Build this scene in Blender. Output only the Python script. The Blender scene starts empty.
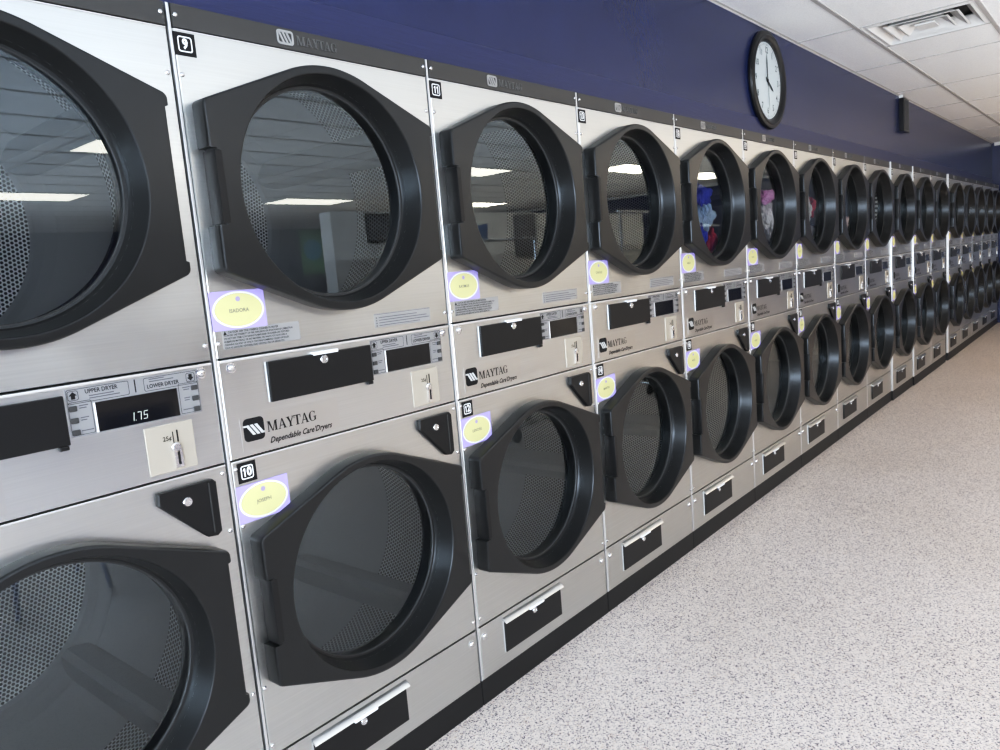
import bpy, bmesh, math, random
from mathutils import Vector, Matrix, noise
random.seed(7)
PI = math.pi
SC = bpy.context.scene
COL = SC.collection

# ------------------------------------------------------------------ materials
def new_mat(name):
    m = bpy.data.materials.new(name); m.use_nodes = True
    nt = m.node_tree
    b = nt.nodes['Principled BSDF']
    return m, nt, b

def N(nt, kind, **kw):
    n = nt.nodes.new(kind)
    for k, v in kw.items():
        if k in n.inputs: n.inputs[k].default_value = v
        else: setattr(n, k, v)
    return n

def simple(name, col, rough=.5, metal=0., spec=.5, emit=None, estr=0.):
    m, nt, b = new_mat(name)
    b.inputs['Base Color'].default_value = (*col, 1)
    b.inputs['Roughness'].default_value = rough
    b.inputs['Metallic'].default_value = metal
    b.inputs['Specular IOR Level'].default_value = spec
    if name == 'satin_black_plastic': b.inputs['Specular Tint'].default_value = (.90, .95, 1.0, 1)  # blue of the window light put into the highlight tint
    if emit:
        b.inputs['Emission Color'].default_value = (*emit, 1)
        b.inputs['Emission Strength'].default_value = estr
    return m

def ramp(nt, stops, interp='LINEAR'):
    r = nt.nodes.new('ShaderNodeValToRGB'); r.color_ramp.interpolation = interp
    e = r.color_ramp.elements
    while len(e) < len(stops): e.new(.5)
    for i, (p, c) in enumerate(stops):
        e[i].position = p; e[i].color = (*c, 1)
    return r

def mk_steel(name, base, rough, streak=(3, 3, 220), bump=.012):
    m, nt, b = new_mat(name); L = nt.links
    tc = N(nt, 'ShaderNodeTexCoord'); mp = N(nt, 'ShaderNodeMapping', Scale=streak)
    L.new(tc.outputs['Object'], mp.inputs['Vector'])
    nz = N(nt, 'ShaderNodeTexNoise', Scale=1.0, Detail=4.0); L.new(mp.outputs['Vector'], nz.inputs['Vector'])
    lo = tuple(c * .93 for c in base)
    cr = ramp(nt, [(.3, lo), (.7, base)]); L.new(nz.outputs['Fac'], cr.inputs['Fac'])
    # cloudy wear over the brushing
    nz2 = N(nt, 'ShaderNodeTexNoise', Scale=5.0, Detail=3.0); L.new(tc.outputs['Object'], nz2.inputs['Vector'])
    mr = N(nt, 'ShaderNodeMapRange'); mr.inputs['From Min'].default_value = .3; mr.inputs['From Max'].default_value = .7
    mr.inputs['To Min'].default_value = rough - .03; mr.inputs['To Max'].default_value = rough + .05
    L.new(nz2.outputs['Fac'], mr.inputs['Value']); L.new(mr.outputs['Result'], b.inputs['Roughness'])
    L.new(cr.outputs['Color'], b.inputs['Base Color'])
    b.inputs['Metallic'].default_value = 1.0
    b.inputs['Anisotropic'].default_value = .15
    tg = N(nt, 'ShaderNodeTangent'); tg.direction_type = 'UV_MAP'
    L.new(tg.outputs['Tangent'], b.inputs['Tangent']); b.inputs['Anisotropic Rotation'].default_value = .25 if 'control' in name else 0.
    return m

def mk_perforated():
    m, nt, b = new_mat('perforated_drum_steel'); L = nt.links
    a = .0125
    tc = N(nt, 'ShaderNodeTexCoord')
    sep = N(nt, 'ShaderNodeVectorMath', operation='MULTIPLY'); sep.inputs[1].default_value = (1/a, 1/(a*1.732), 0)
    L.new(tc.outputs['UV'], sep.inputs[0])
    outs = []
    for off in (0.0, 0.5):
        ad = N(nt, 'ShaderNodeVectorMath', operation='ADD'); ad.inputs[1].default_value = (off, off, 0)
        L.new(sep.outputs[0], ad.inputs[0])
        fr = N(nt, 'ShaderNodeVectorMath', operation='FRACTION'); L.new(ad.outputs[0], fr.inputs[0])
        sb = N(nt, 'ShaderNodeVectorMath', operation='SUBTRACT'); sb.inputs[1].default_value = (.5, .5, 0)
        L.new(fr.outputs[0], sb.inputs[0])
        ml = N(nt, 'ShaderNodeVectorMath', operation='MULTIPLY'); ml.inputs[1].default_value = (a, a*1.732, 0)
        L.new(sb.outputs[0], ml.inputs[0])
        ln = N(nt, 'ShaderNodeVectorMath', operation='LENGTH'); L.new(ml.outputs[0], ln.inputs[0])
        outs.append(ln)
    mn = N(nt, 'ShaderNodeMath', operation='MINIMUM')
    L.new(outs[0].outputs['Value'], mn.inputs[0]); L.new(outs[1].outputs['Value'], mn.inputs[1])
    lt = N(nt, 'ShaderNodeMath', operation='LESS_THAN'); lt.inputs[1].default_value = .0044
    L.new(mn.outputs[0], lt.inputs[0])
    cr = ramp(nt, [(0, (.80, .80, .78)), (1, (.012, .012, .014))]); L.new(lt.outputs[0], cr.inputs['Fac'])
    L.new(cr.outputs['Color'], b.inputs['Base Color'])
    iv = N(nt, 'ShaderNodeMath', operation='MULTIPLY_ADD'); iv.inputs[1].default_value = -.5; iv.inputs[2].default_value = .5
    L.new(lt.outputs[0], iv.inputs[0]); L.new(iv.outputs[0], b.inputs['Metallic'])
    b.inputs['Roughness'].default_value = .45
    return m

def mk_glass(name='door_glass', ior=1.78):
    m, nt, b = new_mat(name); L = nt.links
    nt.nodes.remove(b)
    out = nt.nodes['Material Output']
    tr = N(nt, 'ShaderNodeBsdfTransparent'); tr.inputs['Color'].default_value = (.94, .96, .97, 1)
    gl = N(nt, 'ShaderNodeBsdfGlossy', Roughness=0.0); gl.inputs['Color'].default_value = (.84, .94, 1, 1)
    fr = N(nt, 'ShaderNodeFresnel', IOR=ior)
    mx = N(nt, 'ShaderNodeMixShader'); L.new(fr.outputs[0], mx.inputs[0])
    L.new(tr.outputs[0], mx.inputs[1]); L.new(gl.outputs[0], mx.inputs[2]); L.new(mx.outputs[0], out.inputs['Surface'])
    return m

def mk_floor():
    m, nt, b = new_mat('speckled_epoxy_floor'); L = nt.links
    tc = N(nt, 'ShaderNodeTexCoord')
    nzd = N(nt, 'ShaderNodeTexNoise', Scale=90.0, Detail=2.0); L.new(tc.outputs['Object'], nzd.inputs['Vector'])
    dv = N(nt, 'ShaderNodeVectorMath', operation='SCALE'); dv.inputs['Scale'].default_value = .007
    L.new(nzd.outputs['Color'], dv.inputs[0])
    ad = N(nt, 'ShaderNodeVectorMath', operation='ADD'); L.new(tc.outputs['Object'], ad.inputs[0]); L.new(dv.outputs[0], ad.inputs[1])
    vo = N(nt, 'ShaderNodeTexVoronoi', Scale=240.0); L.new(ad.outputs[0], vo.inputs['Vector'])
    sp = N(nt, 'ShaderNodeSeparateColor'); L.new(vo.outputs['Color'], sp.inputs[0])
    cr = ramp(nt, [(0, (.70, .63, .585)), (.36, (.62, .56, .53)), (.52, (.74, .67, .625)), (.68, (.47, .42, .405)), (.79, (.27, .24, .25)), (.89, (.105, .092, .112)), (.96, (.56, .46, .39))], 'CONSTANT')
    L.new(sp.outputs[0], cr.inputs['Fac'])
    nz = N(nt, 'ShaderNodeTexNoise', Scale=1.1, Detail=3.0); L.new(tc.outputs['Object'], nz.inputs['Vector'])
    cr2 = ramp(nt, [(.3, (.93, .92, .90)), (.7, (1, 1, 1))]); L.new(nz.outputs['Fac'], cr2.inputs['Fac'])
    mx = N(nt, 'ShaderNodeMix', data_type='RGBA', blend_type='MULTIPLY'); mx.inputs[0].default_value = 1
    L.new(cr.outputs['Color'], mx.inputs[6]); L.new(cr2.outputs['Color'], mx.inputs[7]); L.new(mx.outputs[2], b.inputs['Base Color'])
    b.inputs['Roughness'].default_value = .42
    return m

def mk_wall(name, base, rough=.36):
    m, nt, b = new_mat(name); L = nt.links
    tc = N(nt, 'ShaderNodeTexCoord')
    nz = N(nt, 'ShaderNodeTexNoise', Scale=3.0, Detail=5.0); L.new(tc.outputs['Object'], nz.inputs['Vector'])
    cr = ramp(nt, [(.3, tuple(c*.9 for c in base)), (.7, tuple(min(1, c*1.08) for c in base))]); L.new(nz.outputs['Fac'], cr.inputs['Fac'])
    L.new(cr.outputs['Color'], b.inputs['Base Color'])
    b.inputs['Roughness'].default_value = rough; b.inputs['Specular IOR Level'].default_value = .5
    nz2 = N(nt, 'ShaderNodeTexNoise', Scale=60.0, Detail=3.0); L.new(tc.outputs['Object'], nz2.inputs['Vector'])
    bp = N(nt, 'ShaderNodeBump', Strength=.12, Distance=.004); L.new(nz2.outputs['Fac'], bp.inputs['Height'])
    L.new(bp.outputs['Normal'], b.inputs['Normal'])
    return m

def mk_plank(name, base):      # rough brush-painted board above the dryers
    m, nt, b = new_mat(name); L = nt.links
    tc = N(nt, 'ShaderNodeTexCoord'); mp = N(nt, 'ShaderNodeMapping', Scale=(9, 40, 230)); L.new(tc.outputs['Object'], mp.inputs['Vector'])
    nz = N(nt, 'ShaderNodeTexNoise', Scale=1.0, Detail=5.0); L.new(mp.outputs['Vector'], nz.inputs['Vector'])
    cr = ramp(nt, [(.40, base), (.66, tuple(c*1.08+.002 for c in base)), (.80, tuple(c*1.25+.012 for c in base))]); L.new(nz.outputs['Fac'], cr.inputs['Fac'])
    L.new(cr.outputs['Color'], b.inputs['Base Color']); b.inputs['Roughness'].default_value = .4
    bp = N(nt, 'ShaderNodeBump', Strength=.3, Distance=.004); L.new(nz.outputs['Fac'], bp.inputs['Height']); L.new(bp.outputs['Normal'], b.inputs['Normal'])
    return m

def mk_ceiling():
    m, nt, b = new_mat('ceiling_tile'); L = nt.links
    tc = N(nt, 'ShaderNodeTexCoord')
    nz = N(nt, 'ShaderNodeTexNoise', Scale=140.0, Detail=3.0); L.new(tc.outputs['Object'], nz.inputs['Vector'])
    cr = ramp(nt, [(.35, (.76, .77, .78)), (.6, (.84, .85, .86))]); L.new(nz.outputs['Fac'], cr.inputs['Fac'])
    L.new(cr.outputs['Color'], b.inputs['Base Color']); b.inputs['Roughness'].default_value = .9
    bp = N(nt, 'ShaderNodeBump', Strength=.25, Distance=.003); L.new(nz.outputs['Fac'], bp.inputs['Height']); L.new(bp.outputs['Normal'], b.inputs['Normal'])
    return m

def mk_cloth(name, c1, c2, scale=9.):
    m, nt, b = new_mat(name); L = nt.links
    tc = N(nt, 'ShaderNodeTexCoord')
    nz = N(nt, 'ShaderNodeTexNoise', Scale=scale, Detail=3.0); L.new(tc.outputs['Object'], nz.inputs['Vector'])
    cr = ramp(nt, [(.42, c1), (.62, c2)]); L.new(nz.outputs['Fac'], cr.inputs['Fac'])
    L.new(cr.outputs['Color'], b.inputs['Base Color']); b.inputs['Roughness'].default_value = .9
    return m

def mk_stripe(name):
    m, nt, b = new_mat(name); L = nt.links
    tc = N(nt, 'ShaderNodeTexCoord'); wv = N(nt, 'ShaderNodeTexWave', Scale=9.0, Distortion=1.2); wv.bands_direction = 'Z'
    L.new(tc.outputs['Object'], wv.inputs['Vector'])
    cr = ramp(nt, [(.5, (.95, .95, .95)), (.62, (.04, .04, .05))]); L.new(wv.outputs['Color'], cr.inputs['Fac'])
    L.new(cr.outputs['Color'], b.inputs['Base Color']); b.inputs['Roughness'].default_value = .85
    return m

M = dict(
    steel=mk_steel('brushed_stainless', (.585, .592, .578), .325),
    panel=mk_steel('brushed_stainless_control', (.60, .612, .612), .315, (2, 2, 420)),
    edge=simple('folded_steel_edge', (.74, .74, .74), .5, 1.0),
    chrome=simple('chrome', (.70, .70, .71), .2, 1.0),
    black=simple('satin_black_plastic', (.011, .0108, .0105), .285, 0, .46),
    strip=simple('black_top_strip', (.018, .0165, .015), .42, 0, .9),
    kick=simple('black_kick_plate', (.012, .012, .0125), .45, 0, .25),
    boxblk=simple('coin_box_black', (.010, .010, .0105), .36, 0, .3),
    rubber=simple('black_rubber', (.012, .012, .013), .6),
    cavity=simple('dark_cabinet_inside', (.02, .02, .021), .7),
    emboss=simple('embossed_black', (.10, .098, .095), .3, 0, .6),
    embl=simple('embossed_bright', (.36, .36, .36), .3, .7),
    drum=simple('galvanized_drum', (.46, .47, .475), .42, .35),
    lifter=simple('drum_lifter_steel', (.36, .37, .38), .4, .4),
    perf=mk_perforated(), glass=mk_glass(), thinglass=mk_glass('clock_glass', 1.12),
    ink=simple('black_ink', (.012, .012, .013), .55, 0, .2),
    grey_ink=simple('grey_ink', (.13, .13, .14), .6),
    white=simple('white_print', (.82, .82, .82), .5),
    overlay=simple('blue_grey_overlay', (.36, .365, .375), .38, .6),
    clear=simple('clear_label_film', (.58, .585, .58), .32, 1.0),
    barfill=simple('light_grey_print', (.55, .55, .54), .5),
    caution=simple('caution_label_film', (.40, .405, .41), .4, .6),
    display=simple('display_window', (.006, .006, .007), .08),
    digits=simple('display_digits', (.5, .55, .5), .4, emit=(.75, .85, .75), estr=.1),
    button=simple('grey_button', (.05, .05, .05), .4),
    cream=simple('cream_coin_plate', (.45, .41, .345), .35, .3),
    lav=simple('lavender_paper', (.40, .335, .70), .7),
    yel=simple('pale_yellow_paper', (.60, .575, .27), .7),
    paper=simple('white_paper', (.74, .74, .72), .7),
    violet=simple('violet_print', (.36, .30, .50), .7),
    floor=mk_floor(), ceil=mk_ceiling(),
    blue=mk_wall('blue_gloss_paint', (.0135, .021, .080), .27),
    plank=mk_plank('blue_board_paint', (.014, .021, .082)),
    whitewall=mk_wall('white_wall_paint', (.66, .66, .65), .6),
    tee=simple('ceiling_grid_metal', (.45, .44, .43), .5),
    whitemetal=simple('white_enamel', (.72, .72, .71), .45),
    frame_black=simple('clock_frame_black', (.010, .010, .011), .28, 0, .3),
    face=simple('clock_face', (.66, .68, .68), .5),
    light=simple('light_diffuser', (.9, .9, .9), .5, emit=(1, .84, .64), estr=30),
    lightcool=simple('light_diffuser_cool', (.9, .9, .9), .5, emit=(1, .87, .71), estr=15),
    green=simple('sign_green', (.12, .36, .16), .5), purple=simple('sign_purple', (.42, .20, .55), .5),
    teal=simple('sign_blue', (.10, .45, .75), .5), chairblue=simple('blue_plastic', (.02, .07, .22), .4),
    grey=simple('grey_laminate', (.30, .30, .31), .5), picture=simple('grey_picture', (.14, .14, .16), .5),
)

# ------------------------------------------------------------------ mesh helpers
def finish(name, bm, mats, parent=None, loc=None, smooth=False, uv=False, keep=False):
    if not keep: bmesh.ops.recalc_face_normals(bm, faces=bm.faces)
    if uv:
        l = bm.loops.layers.uv.verify()
        for f in bm.faces:
            for lp in f.loops: lp[l].uv = (lp.vert.co.x, lp.vert.co.z)
    me = bpy.data.meshes.new(name); bm.to_mesh(me); bm.free()
    for m in (mats if isinstance(mats, (list, tuple)) else [mats]): me.materials.append(m)
    if smooth:
        for p in me.polygons: p.use_smooth = True
        me.set_sharp_from_angle(angle=math.radians(35))
        for p in me.polygons:
            if abs(p.normal.y) > .9998: p.use_smooth = False
        flat = {}
        for p in me.polygons:
            for k in p.edge_keys: flat.setdefault(k, []).append(not p.use_smooth)
        for e in me.edges:
            if any(flat.get(e.key, ())): e.use_edge_sharp = True
    return link(name, me, parent, loc)

def link(name, me, parent=None, loc=None):
    o = bpy.data.objects.new(name, me); COL.objects.link(o)
    if parent: o.parent = parent
    if loc: o.location = loc
    return o

def empty(name, label, cat, loc=(0, 0, 0), group=None):
    o = bpy.data.objects.new(name, None); COL.objects.link(o); o.location = loc
    o.empty_display_size = .1
    return tag(o, label, cat, group)

def tag(o, label, cat, group=None):
    o['label'] = label; o['category'] = cat
    if group: o['group'] = group
    return o

def struct(name, bm, mats, **k):
    o = finish(name, bm, mats, **k); o['kind'] = 'structure'; return o

def box(bm, x0, x1, y0, y1, z0, z1, mi=0):
    vs = [bm.verts.new(p) for p in ((x0,y0,z0),(x1,y0,z0),(x1,y1,z0),(x0,y1,z0),(x0,y0,z1),(x1,y0,z1),(x1,y1,z1),(x0,y1,z1))]
    fs = []
    for q in ((3,2,1,0),(4,5,6,7),(0,1,5,4),(1,2,6,5),(2,3,7,6),(3,0,4,7)):
        f = bm.faces.new([vs[i] for i in q]); f.material_index = mi; fs.append(f)
    return fs

def bevel_all(bm, w, seg=2):
    bmesh.ops.bevel(bm, geom=list(bm.edges), offset=w, segments=seg, affect='EDGES', profile=.5)

def bbox(*a, bev=0, seg=2):
    bm = bmesh.new(); box(bm, *a)
    if bev: bevel_all(bm, bev, seg)
    return bm

def fill(bm, loops, mi=0):
    es = []
    for lp in loops:
        for i in range(len(lp)):
            e = bm.edges.get((lp[i], lp[(i+1) % len(lp)])) or bm.edges.new((lp[i], lp[(i+1) % len(lp)]))
            es.append(e)
    r = bmesh.ops.triangle_fill(bm, use_beauty=True, use_dissolve=False, edges=es)
    for f in r['geom']:
        if isinstance(f, bmesh.types.BMFace): f.material_index = mi

def ring(bm, pts, y): return [bm.verts.new((p[0], y, p[1])) for p in pts]

def bridge(bm, a, b, mi=0):
    n = len(a)
    for i in range(n):
        f = bm.faces.new((a[i], a[(i+1) % n], b[(i+1) % n], b[i])); f.material_index = mi

def plate(bm, pts, y0, y1, holes=(), back=False, mi=0):
    """flat outline (x, z) from front y0 to back y1 (y0 < y1), optional holes through it"""
    f = ring(bm, pts, y0); hs = [ring(bm, h, y0) for h in holes]
    fill(bm, [f] + hs, mi)
    if y1 is not None:
        b = ring(bm, pts, y1); bridge(bm, f, b, mi)
        hb = [ring(bm, h, y1) for h in holes]
        for h, g in zip(hs, hb): bridge(bm, h, g, mi)
        if back: fill(bm, [b] + hb, mi)

def circ(cx, cz, r, n=72, ph=0): return [(cx + r*math.cos(2*PI*i/n+ph), cz + r*math.sin(2*PI*i/n+ph)) for i in range(n)]
def rect(x0, x1, z0, z1): return [(x0, z0), (x1, z0), (x1, z1), (x0, z1)]
def rrect(x0, x1, z0, z1, r, n=5):
    p = []
    for cx, cz, a in ((x1-r, z0+r, -90), (x1-r, z1-r, 0), (x0+r, z1-r, 90), (x0+r, z0+r, 180)):
        for i in range(n+1):
            t = math.radians(a + 90*i/n); p.append((cx + r*math.cos(t), cz + r*math.sin(t)))
    return p
def inset(pts, c, d):
    out = []
    for x, z in pts:
        v = Vector((x-c[0], z-c[1])); l = v.length; v *= (l-d)/l; out.append((c[0]+v.x, c[1]+v.y))
    return out

def lathe(bm, prof, c=(0, 0), n=72, mi=0):
    """profile of (radius, y) turned about the Y axis through (c.x, c.z)"""
    prev = None
    for r, y in prof:
        cur = ring(bm, circ(c[0], c[1], r, n), y) if r > 0 else [bm.verts.new((c[0], y, c[1]))]
        if prev:
            if len(cur) == 1:
                for i in range(n): bm.faces.new((prev[i], prev[(i+1) % n], cur[0])).material_index = mi
            elif len(prev) == 1:
                for i in range(n): bm.faces.new((prev[0], cur[i], cur[(i+1) % n])).material_index = mi
            else: bridge(bm, prev, cur, mi)
        prev = cur

def lathe_z(bm, prof, c=(0, 0), n=32, mi=0):
    prev = None
    for r, z in prof:
        cur = [bm.verts.new((c[0]+r*math.cos(2*PI*i/n), c[1]+r*math.sin(2*PI*i/n), z)) for i in range(n)]
        if prev: bridge(bm, prev, cur, mi)
        prev = cur

def tube(bm, pts, r, n=8, mi=0, closed=False):
    P = [Vector(p) for p in pts]; rings = []
    for i, p in enumerate(P):
        if closed: d = P[(i+1) % len(P)] - P[i-1]
        else: d = P[min(i+1, len(P)-1)] - P[max(i-1, 0)]
        d.normalize()
        u = d.cross(Vector((0, 0, 1)))
        if u.length < .05: u = d.cross(Vector((0, 1, 0)))
        u.normalize(); v = d.cross(u)
        rings.append([bm.verts.new(p + u*r*math.cos(2*PI*k/n) + v*r*math.sin(2*PI*k/n)) for k in range(n)])
    for a, b in zip(rings, rings[1:]): bridge(bm, a, b, mi)
    if closed: bridge(bm, rings[-1], rings[0], mi)
    else:
        bm.faces.new(rings[0][::-1]); bm.faces.new(rings[-1])

_txt = {}
def text_mesh(s, size, align='LEFT', shear=0, xs=1, depth=0, space=1., bold=.012):
    key = (s, size, align, shear, xs, depth, space, bold)
    if key in _txt: return _txt[key]
    cu = bpy.data.curves.new('lettering', 'FONT'); cu.body = s; cu.size = size; cu.align_x = align; cu.align_y = 'CENTER'
    cu.shear = shear; cu.extrude = depth; cu.space_character = space; cu.resolution_u = 2; cu.offset = bold*size
    o = bpy.data.objects.new('lettering', cu); COL.objects.link(o)
    bpy.context.view_layer.update()
    me = bpy.data.meshes.new_from_object(o.evaluated_get(bpy.context.evaluated_depsgraph_get()))
    bpy.data.objects.remove(o)
    me.transform(Matrix.Rotation(PI/2, 4, 'X') @ Matrix.Diagonal((xs, 1, 1, 1)))
    me.materials.clear(); me.name = 'lettering'
    _txt[key] = me
    return me
def text(name, s, size, x, y, z, mat, parent, **k):
    me = text_mesh(s, size, **k).copy(); me.materials.append(mat)
    return link(name, me, parent, (x, y, z))

def polys(bm, quads, y, y1=None):
    for q in quads: plate(bm, q, y, y1)

SERIF = {   # letter outlines on a unit-high box: thick and thin strokes with slab serifs
 'M': (1.10, [[(.09,0),(.17,0),(.17,.95),(.09,.95)], [(.08,1),(.30,1),(.60,.0),(.52,.0)], [(.55,.0),(.63,.0),(.91,1),(.83,1)], [(.84,0),(1.02,0),(1.02,1),(.84,1)], [(.02,0),(.25,0),(.25,.05),(.02,.05)], [(.76,0),(1.10,0),(1.10,.05),(.76,.05)], [(.0,.95),(.2,.95),(.2,1),(.0,1)], [(.95,.95),(1.10,.95),(1.10,1),(.95,1)]]),
 'A': (.92, [[(.09,0),(.17,0),(.49,1),(.41,1)], [(.40,1),(.52,1),(.84,0),(.64,0)], [(.24,.30),(.66,.30),(.66,.36),(.24,.36)], [(.0,0),(.27,0),(.27,.05),(.0,.05)], [(.56,0),(.94,0),(.94,.05),(.56,.05)]]),
 'Y': (.86, [[(.08,1),(.28,1),(.53,.42),(.36,.42)], [(.46,.44),(.54,.42),(.81,1),(.72,1)], [(.36,0),(.54,0),(.54,.46),(.36,.46)], [(.24,0),(.66,0),(.66,.05),(.24,.05)], [(.0,.95),(.38,.95),(.38,1),(.0,1)], [(.62,.95),(.90,.95),(.90,1),(.62,1)]]),
 'T': (.80, [[(.31,0),(.49,0),(.49,1),(.31,1)], [(.02,.93),(.78,.93),(.78,1),(.02,1)], [(.02,.70),(.07,.70),(.10,.93),(.02,.93)], [(.73,.70),(.78,.70),(.78,.93),(.70,.93)], [(.19,0),(.61,0),(.61,.05),(.19,.05)]]),
}
def _arc(cx, cz, rx, rz, a0, a1, w0, w1, n=14):
    qs = []
    for i in range(n):
        t0 = math.radians(a0+(a1-a0)*i/n); t1 = math.radians(a0+(a1-a0)*(i+1)/n)
        k0 = w0+(w1-w0)*abs(math.cos(t0)); k1 = w0+(w1-w0)*abs(math.cos(t1))
        qs.append([(cx+rx*math.cos(t0), cz+rz*math.sin(t0)), (cx+rx*math.cos(t1), cz+rz*math.sin(t1)), (cx+(rx-k1)*math.cos(t1), cz+(rz-w0)*math.sin(t1)), (cx+(rx-k0)*math.cos(t0), cz+(rz-w0)*math.sin(t0))])
    return qs
SERIF['G'] = (.90, _arc(.46, .5, .42, .52, 48, 312, .05, .2) + [[(.66,.06),(.82,.06),(.82,.45),(.66,.45)], [(.56,.42),(.90,.42),(.90,.47),(.56,.47)], [(.70,.72),(.75,.70),(.75,1),(.70,.96)]])
def brand_quads(x, z, h, xs=1.):
    out = []; cx = x
    for ch in 'MAYTAG':
        w, qs = SERIF[ch]
        for q in qs: out.append([(cx + px*h*xs, z + pz*h) for px, pz in q])
        cx += (w + (-.02 if ch in 'YTA' else .06))*h*xs
    return out, cx
def emblem_quads(x, z, s):
    """three slanted bars with a lead-in at the left and a lead-out at the right"""
    q = []
    for k in range(3):
        a = .10 + .21*k
        q.append([(a, .72), (a+.15, .72), (a+.47, .26), (a+.32, .26)])
    q.append([(0, .64), (.16, .64), (.12, .72), (0, .72)]); q.append([(.80, .34), (1.0, .26), (1.0, .26+.001), (.98, .34)])
    q.append([(.84, .26), (1.0, .26), (1.0, .34), (.90, .34)])
    return [[(x+a*s, z+b*s) for a, b in p] for p in q[:4] + q[5:]]

# ------------------------------------------------------------------ camera
cam = bpy.data.cameras.new('camera'); co = bpy.data.objects.new('camera', cam); COL.objects.link(co)
cam.sensor_width = 36; cam.lens = 751.672*36/1000; cam.clip_start = .02
yaw, pitch, roll = math.radians(40.49057), math.radians(-7.97187), math.radians(-4.73387)
fw = Vector((math.cos(pitch)*math.cos(yaw), math.cos(pitch)*math.sin(yaw), math.sin(pitch)))
rt = fw.cross(Vector((0, 0, 1))).normalized(); up = rt.cross(fw)
r2 = math.cos(roll)*rt + math.sin(roll)*up; u2 = -math.sin(roll)*rt + math.cos(roll)*up
mw = Matrix((( r2.x, u2.x, -fw.x, -.90105), (r2.y, u2.y, -fw.y, -1.64664), (r2.z, u2.z, -fw.z, 1.45181), (0, 0, 0, 1)))
co.matrix_world = mw
SC.camera = co

# ------------------------------------------------------------------ room shell
WY = .06; CZ = 2.731; XL, XR, YR = -4.4, 12.97, -12.9
bm = bmesh.new(); box(bm, XL, XR+.2, YR, 1.2, -.1, 0); struct('floor', bm, M['floor'])
VX0, VX1, VY0, VY1 = 4.345, 4.97, -.905, -.325      # opening for the air vent
bm = bmesh.new(); plate(bm, [(XL, YR), (XR+.2, YR), (XR+.2, 1.2), (XL, 1.2)], 0, .1, [[(VX0, VY0), (VX1, VY0), (VX1, VY1), (VX0, VY1)]], back=True)
for v in bm.verts: v.co = Vector((v.co.x, v.co.z, CZ + v.co.y))
struct('ceiling', bm, M['ceil'])
bm = bmesh.new(); box(bm, XL, XR, WY, .9, 2.11, CZ); box(bm, XL, -1.61, WY, .9, 0, 2.11); box(bm, XL, XR+.2, .95, 1.1, 0, CZ)
struct('wall_left', bm, M['blue'])
bm = bmesh.new(); box(bm, -1.6, XR, WY-.004, WY, 2.11, 2.20); struct('trim_1', bm, M['plank'])
bm = bmesh.new(); box(bm, XR, XR+.15, YR, 1.1, 0, CZ); struct('wall_back', bm, M['blue'])
bm = bmesh.new(); box(bm, XL, XR, YR-.15, YR, 0, CZ); struct('wall_right', bm, M['blue'])
# shop front behind the camera: wall with three openings
bm = bmesh.new()
ops = [(-11.6, -8.2), (-7.6, -4.2), (-3.6, -.6)]
ys = [YR] + [v for o in ops for v in o] + [1.1]
for i in range(0, len(ys), 2): box(bm, XL-.15, XL, ys[i], ys[i+1], 0, CZ)
for a, b in ops: box(bm, XL-.15, XL, a, b, 0, .35); box(bm, XL-.15, XL, a, b, 2.45, CZ)
struct('wall_front', bm, M['whitewall'])
pane = simple('shop_window_glass', (1, 1, 1), 0)
pn = pane.node_tree; tr = pn.nodes.new('ShaderNodeBsdfTransparent'); pn.links.new(tr.outputs[0], pn.nodes['Material Output'].inputs['Surface'])
for k, (a, b) in enumerate(ops):
    bm = bmesh.new()
    for y0, y1, z0, z1 in ((a, a+.06, .35, 2.45), (b-.06, b, .35, 2.45), (a, b, .35, .41), (a, b, 2.39, 2.45), ((a+b)/2-.03, (a+b)/2+.03, .35, 2.45)): box(bm, XL-.12, XL-.02, y0, y1, z0, z1)
    w = struct('window_%d' % (k+1), bm, M['frame_black'])
    finish('pane', bbox(XL-.075, XL-.065, a+.06, b-.06, .41, 2.39), pane, w)
    ld = bpy.data.lights.new('window_daylight', 'AREA'); ld.shape = 'RECTANGLE'; ld.size = (b-a)-.1; ld.size_y = 2.0
    ld.energy = 420; ld.color = (.78, .885, 1.0)
    lo = bpy.data.objects.new('window_daylight', ld); COL.objects.link(lo)
    lo.matrix_world = Matrix.Translation((XL-.3, (a+b)/2, 1.4)) @ Matrix(((0, 0, -1, 0), (1, 0, 0, 0), (0, -1, 0, 0), (0, 0, 0, 1)))

# ceiling grid
def snap_t(bm):
    ty = [WY - .008, -.302] + [-.302 - .622*k for k in range(1, 21)]
    for y in ty[1:]: box(bm, XL, XR, y-.012, y+.012, CZ-.006, CZ+.001)
    for k, y in enumerate(ty[:-1]):
        yb = ty[k+1]
        for j in range(-7, 7):
            x = 4.285 + 1.297*j + (.02 if k else 0)
            if XL < x < XR: box(bm, x-.007, x+.007, yb, y, CZ-.004, CZ+.001)
    box(bm, 4.97, 4.982, -.924, -.302, CZ-.004, CZ+.001)
bm = bmesh.new(); snap_t(bm); struct('trim_2', bm, M['tee'])
bm = bmesh.new(); box(bm, XL, XR, WY-.016, WY, CZ-.002, CZ); box(bm, XL, XR, WY-.003, WY, CZ-.012, CZ); struct('trim_3', bm, M['tee'])
bm = bmesh.new(); box(bm, XR-.05, XR, -12, WY-.03, CZ-.05, CZ); struct('trim_4', bm, M['whitemetal'])

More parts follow.
